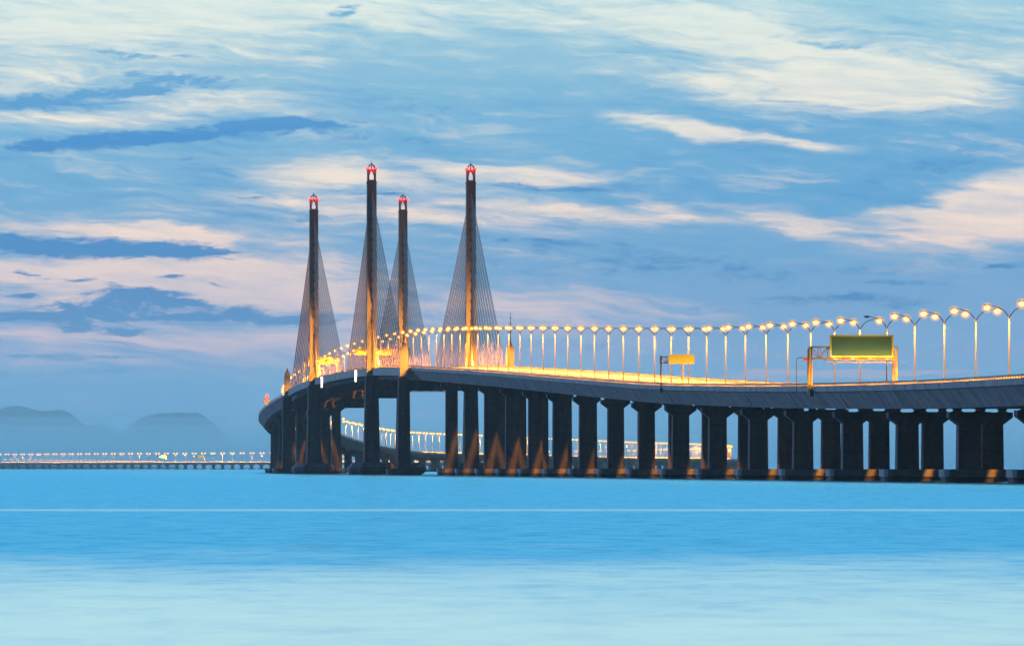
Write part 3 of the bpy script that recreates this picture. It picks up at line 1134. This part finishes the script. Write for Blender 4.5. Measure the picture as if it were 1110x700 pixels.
S_LEFT = PATH.s_of_depth(6440)
s = S_SPLIT + 12
left_row = []
while s < S_END - 5:
    if s < S_TURN:
        small_lamp(PATH, s, 'small street lamp on the low viaduct seen through the piers, in its upper row', 'lamps on the viaduct behind the piers, upper row')
        s += 24.0
    elif s < S_LEFT:
        small_lamp(PATH, s, 'tiny street lamp on the returning viaduct seen through the piers, in the lower row', 'lamps on the viaduct behind the piers, lower row', -1)
        s += 33.0
    else:
        left_row.append(small_lamp(PATH, s, '', 'lamps on the viaduct at left', -1, SMALL_LEFT))
        s += 24.0
inv = sorted([o for o in left_row if px_of(o.location) > 0], key=lambda o: px_of(o.location))
for o in left_row:
    o['label'] = 'street lamp on the far viaduct just past the photo left edge'
for i, o in enumerate(inv):
    o['label'] = 'small street lamp on the far viaduct, %s counting from the left edge' % ordinal(i + 1)

# the farthest stretch, behind the viaduct at left
FAR = Path(catmull([(-790, 7820, 5.4), (-720, 8000, 5.2), (-625, 8450, 4.4), (-548, 9000, 3.6), (-530, 9150, 3.4)], 10))
dv = thing('viaduct', 'farthest low viaduct, only its lamps showing behind the left viaduct', 'bridge')
viaduct_deck(dv, FAR, 0, FAR.length, 20)
mb = MB()
s = 60
while s < FAR.length:
    c, t, r = FAR.frame(s)
    local_box(mb, FAR, s, -8, 8, -1, 1, -1, c.z - 2.32, 'weathered_concrete', False)
    s += 47
tag(mb.build('pier', dv), kind='stuff')
FARL = MB()
FARL.tube([(0, 0, 0), (0, 0, 9)], .15, 'galvanised', 5)
FARL.tube([(-1.4, 0, 9), (1.4, 0, 9)], .12, 'galvanised', 5)
FARL.ball((-1.1, 0, 8.7), .7, 'far_bulb', 8, 5, .8)
FARL.ball((1.1, 0, 8.7), .7, 'far_bulb', 8, 5, .8)
FARM = FARL.mesh('lamp_post')
s = 150
while s < FAR.length - 130:
    c, t, r = FAR.frame(s)
    o = link('lamp_post', FARM, None, (c.x, c.y, c.z + ROAD), FAR.rz(s))
    tag(o, 'pinpoint street lamp in the faint lower row behind the left viaduct', 'street lamp', 'faint lamps of the farthest viaduct')
    s += 28


# ------------------------------------------------------------------ signs and fittings on the bridge
def lattice(mb, p0, p1, h, d, n, r, m):
    """box truss from p0 to p1 (local x), height h, depth d (local y)"""
    x0, z0 = p0
    x1 = p1
    for y in (0, d):
        for z in (z0, z0 + h):
            mb.tube([(x0, y, z), (x1, y, z)], r, m, 5)
        for i in range(n):
            a, b_ = x0 + (x1 - x0) * i / n, x0 + (x1 - x0) * (i + 1) / n
            mb.tube([(a, y, z0), (a, y, z0 + h)], r * .8, m, 5)
            mb.tube([(a, y, z0 if i % 2 else z0 + h), (b_, y, z0 + h if i % 2 else z0)], r * .7, m, 5)
    for i in range(n + 1):
        a = x0 + (x1 - x0) * i / n
        for z in (z0, z0 + h):
            mb.tube([(a, 0, z), (a, d, z)], r * .7, m, 5)


def s_left_edge(xpx, lo=650, hi=2000, off=-HW):
    """arc length at which the edge of the deck stands at this bearing"""
    best = None
    s_ = PATH.s_of_depth(lo)
    while s_ < PATH.s_of_depth(hi):
        c_, t_, r_ = PATH.frame(s_)
        e = abs(px_of(c_ + r_ * off) - xpx)
        if best is None or e < best[0]:
            best = (e, s_)
        s_ += 1.0
    return best[1]


# big green sign on its gantry
sg_ = s_left_edge(879.5, off=-12.6)
c, t, r = PATH.frame(sg_)
q = c + r * -12.6
gan = thing('sign_gantry', 'large blank green sign with yellow border on a lattice gantry over the road', 'road sign', (q.x, q.y, c.z), PATH.rz(sg_))
for x, y in ((0, 0), (13.0, 0)):
    mb = MB(); mb.tube([(x, y, -1.5), (x, y, 6.0)], .17, 'yellow_steel', 8)
    mb.box(x - .3, x + .3, y - .3, y + .3, -1.6, -.6, 'dark_steel'); mb.build('post', gan)
for x in (0.0, 13.0):
    mb = MB(); mb.tube([(x, 2.6, -1.2), (x, 2.6, 5.6)], .22, 'yellow_steel', 8); mb.build('post', gan)
mb = MB(); lattice(mb, (0, 4.2), 13.0, 1.7, 2.6, 9, .09, 'yellow_steel'); mb.build('truss', gan)
zs0, zs1 = 4.55, 7.45
mb = MB(); mb.box(3.0, 12.2, -.45, -.3, zs0, zs1, 'sign_green')
panel = mb.build('sign_panel', gan)
mb = MB()
for a in ((2.75, 12.45, zs1, zs1 + .25), (2.75, 12.45, zs0 - .25, zs0)):
    mb.box(a[0], a[1], -.55, -.28, a[2], a[3], 'sign_yellow')
mb.box(2.75, 2.998, -.55, -.28, zs0, zs1, 'sign_yellow'); mb.box(12.202, 12.45, -.55, -.28, zs0, zs1, 'sign_yellow')
mb.build('border', panel)
mb = MB()
mb.box(2.0, 12.9, -1.5, -.15, zs0 - .62, zs0 - .5, 'yellow_steel')
for i in range(12):
    mb.box(2.3 + i * .9, 2.36 + i * .9, -1.5, -1.44, zs0 - 1.0, zs0 - .3, 'yellow_steel')
mb.box(2.0, 12.9, -1.52, -1.44, zs0 - 1.05, zs0 - .95, 'yellow_steel')
mb.build('catwalk', gan)
for i in range(4):                                   # lamps added on the catwalk to brighten the dark sign
    x = 3.6 + i * 2.65
    mb = MB(); mb.box(x - .2, x + .2, -2.35, -1.4, zs0 - .72, zs0 - .58, 'dark_steel')
    fx = mb.build('sign_fill', gan)
    d = bpy.data.lights.new('sign_fill_spot', 'SPOT')
    d.energy, d.color, d.spot_size, d.spot_blend, d.shadow_soft_size = 230, (1.0, .86, .6), math.radians(120), .5, .15
    o = bpy.data.objects.new('sign_fill_spot', d); COL.objects.link(o); o.parent = fx
    o.location = (x, -2.25, zs0 - .5); o.rotation_euler = Vector((0, 1.6, 1.7)).to_track_quat('-Z', 'Y').to_euler()

# yellow sign farther along
sg_ = s_left_edge(716.5, off=-12.5)
c, t, r = PATH.frame(sg_)
q = c + r * -12.5
gan2 = thing('sign_gantry', 'bright blank yellow sign panel on a small lattice gantry', 'road sign', (q.x, q.y, c.z), PATH.rz(sg_))
for x in (0.0, 3.9):
    mb = MB(); mb.tube([(x, 0, -1.0), (x, 0, 5.3)], .15, 'galvanised' if x == 0 else 'yellow_steel', 8)
    mb.box(x - .28, x + .28, -.28, .28, -1.3, -.5, 'dark_steel'); mb.build('post', gan2)
mb = MB(); lattice(mb, (0, 4.0), 5.9, 1.1, 1.2, 6, .07, 'galvanised'); mb.build('truss', gan2)
mb = MB(); mb.box(1.4, 6.0, -.3, -.12, 3.85, 5.5, 'amber_panel_glow'); mb.build('sign_panel', gan2)  # panel given its own emission in place of lamp light on it

# small orange board on a thin pole
sg_ = s_left_edge(863.5, off=-12.5)
c, t, r = PATH.frame(sg_)
q = c + r * -12.5
pol = thing('roadside_sign', 'small orange board on the arm of a thin dark pole beside the green sign', 'road sign', (q.x, q.y, c.z), PATH.rz(sg_))
mb = MB(); mb.tube([(0, 0, -.9), (0, 0, 4.0), (.12, 0, 4.25), (.4, 0, 4.35), (1.2, 0, 4.35)], .06, 'dark_steel', 6); mb.build('pole', pol)
mb = MB(); mb.box(1.1, 2.2, -.06, .06, 3.85, 4.4, 'orange_board'); mb.build('sign_panel', pol)

# gantries between the pylons
for d_, o0, o1, w0, w1, lab in ((1893, -12.5, -2.0, -11.6, -3.6, 'yellow lit gantry sign between the two left pylons'),
                                (1800, -1.0, 12.5, -4.6, 7.0, 'yellow lit gantry sign half hidden behind the tall middle pylon')):
    s_ = PATH.s_of_depth(d_)
    c, t, r = PATH.frame(s_)
    g3 = thing('sign_gantry', lab, 'road sign', (c.x, c.y, c.z), PATH.rz(s_))
    for x in (o0, o1):
        mb = MB(); mb.tube([(x, 0, -1), (x, 0, 8.4)], .2, 'yellow_steel', 8); mb.build('post', g3)
    mb = MB(); lattice(mb, (o0, 6.4), o1, 1.8, 1.5, 8, .12, 'yellow_steel'); mb.build('truss', g3)
    mb = MB(); mb.box(w0, w1, -.4, -.2, 6.2, 8.3, 'amber_panel_glow'); mb.build('sign_panel', g3)
    if d_ == 1893:
        mb = MB(); mb.ball((w0 + 6.2, -.5, 7.2), .45, 'red_beacon', 8, 5); mb.build('signal_lamp', g3)

# white navigation lights hung from the edge of the deck
for xp, lab in ((349, 'white vertical light hung on the deck edge beside the leftmost pylon'), (386, 'white vertical light hung on the deck edge left of the tall middle pylon')):
    s_ = s_left_edge(xp, 1400, 2000, -14.2)
    c, t, r = PATH.frame(s_)
    q = c + r * -14.3
    nl = thing('navigation_light', lab, 'light', (q.x, q.y, c.z), PATH.rz(s_), 'white lights under the deck edge')
    mb = MB(); mb.box(-.1, .9, -.15, .15, -.25, -.05, 'dark_steel'); mb.box(-.1, .4, .3, .5, -3.8, -.25, 'dark_steel'); mb.build('bracket', nl)
    mb = MB(); mb.box(-.22, .22, -.15, .15, -3.7, -.4, 'white_tube'); mb.build('light_tube', nl)

# fill lights added at the pylon feet, aimed up to brighten the dark shafts
def spot(parent, loc, aim, energy, size, color=(1.0, .40, .04), rad=.25):
    d = bpy.data.lights.new('fill_spot', 'SPOT')
    d.energy, d.color, d.spot_size, d.spot_blend, d.shadow_soft_size = energy, color, math.radians(size), .6, rad
    o = bpy.data.objects.new('fill_spot', d)
    COL.objects.link(o)
    o.parent = parent
    o.location = loc
    o.rotation_euler = (Vector(aim) - Vector(loc)).to_track_quat('-Z', 'Y').to_euler()


for s_p, nm_ in ((S_A, 'near'), (S_B, 'far')):
    for sg, side_ in ((-1, 'left'), (1, 'right')):
        s_ = s_p - 16
        c, t, r = PATH.frame(s_)
        q = c + r * (12.9 * sg)
        fl = thing('fill_light', {('near', -1): 'floodlight added at the foot of the tall second pylon from the left', ('near', 1): 'floodlight added at the foot of the tall rightmost pylon',
                                  ('far', -1): 'floodlight added at the foot of the leftmost pylon', ('far', 1): 'floodlight added at the foot of the shorter third pylon'}[(nm_, sg)],
                   'fill_light', (q.x, q.y, c.z - .2), PATH.rz(s_))
        mb = MB(); mb.box(-.5, .5, -.3, .3, 0, .12, 'dark_steel'); mb.box(-.5, -.42, -.1, .1, .12, .7, 'dark_steel'); mb.box(.42, .5, -.1, .1, .12, .7, 'dark_steel'); mb.build('bracket', fl)
        mb = MB(); mb.hexa([(-.4, -.2, .3), (.4, -.2, .3), (.4, .2, .2), (-.4, .2, .2)], [(-.4, -.3, .75), (.4, -.3, .75), (.4, .25, .8), (-.4, .25, .8)], 'yellow_steel'); mb.build('fill_light_housing', fl)
        spot(fl, (0, .3, .9), (1.2 * sg, 16, 9), 80000, 80)
        spot(fl, (0, .3, 1.0), (1.2 * sg, 16, 45), 20000, 60)

# warning beacon on the far bend
s_ = s_left_edge(289.0, 2020, 2200, -HW)
c, t, r = PATH.frame(s_)
q = c + r * -HW
wb = thing('warning_beacon', 'small red and orange warning beacon on the parapet of the far bend', 'beacon', (q.x, q.y, c.z), PATH.rz(s_))
mb = MB(); mb.tube([(0, 0, -.2), (0, 0, 2.2)], .3, 'yellow_steel', 8); mb.box(-.8, .8, -.5, .5, 1.0, 2.6, 'orange_board'); mb.build('mast', wb)
mb = MB(); mb.ball((.2, 0, 3.3), .6, 'red_beacon', 8, 5); mb.build('lamp', wb)

# gantries on the far viaduct at left
for xp, w, lab, mt in ((180, 20, 'tiny gantry with a greenish light on the far viaduct', 'green_lamp'), (222, 6, 'tiny yellow gantry on the far viaduct', 'amber_panel_glow')):
    best = min((abs(px_of(PATH.at(S_LEFT + k * 2.0)) - xp), S_LEFT + k * 2.0) for k in range(int((S_END - S_LEFT) / 2)))
    c, t, r = PATH.frame(best[1])
    g4 = thing('sign_gantry', lab, 'road sign', (c.x, c.y, c.z), PATH.rz(best[1]))
    mb = MB()
    for x in (-11.5, 0):
        mb.tube([(x, 0, -1), (x, 0, 7.5)], .3, 'yellow_steel', 6)
    mb.box(-11.5, 0, -.3, .3, 6.0, 7.4, 'yellow_steel')
    mb.build('frame', g4)
    mb = MB(); mb.box(-9, -2, -.6, -.35, 5.2, 7.6, mt); mb.build('sign_panel', g4)

# inspection platform slung under the main span
s_ = PATH.s_of_depth(1690)
c, t, r = PATH.frame(s_)
ip = thing('inspection_platform', 'steel inspection platform slung under the deck between the middle pylons', 'platform', (c.x, c.y, c.z), PATH.rz(s_))
mb = MB(); lattice(mb, (-6.0, -6.6), 11.5, .8, 1.2, 12, .08, 'dark_steel'); mb.build('truss', ip)
mb = MB()
for x in (-5.8, 11.3):
    mb.tube([(x, .6, -5.8), (x, .6, -3.4)], .1, 'dark_steel', 5)
mb.build('hanger', ip)
print('objects', len(bpy.data.objects), 'posts', len([o for o in bpy.data.objects if o.name.startswith('lamp_post')]), 'lights', len([o for o in bpy.data.objects if o.type == 'LIGHT']))
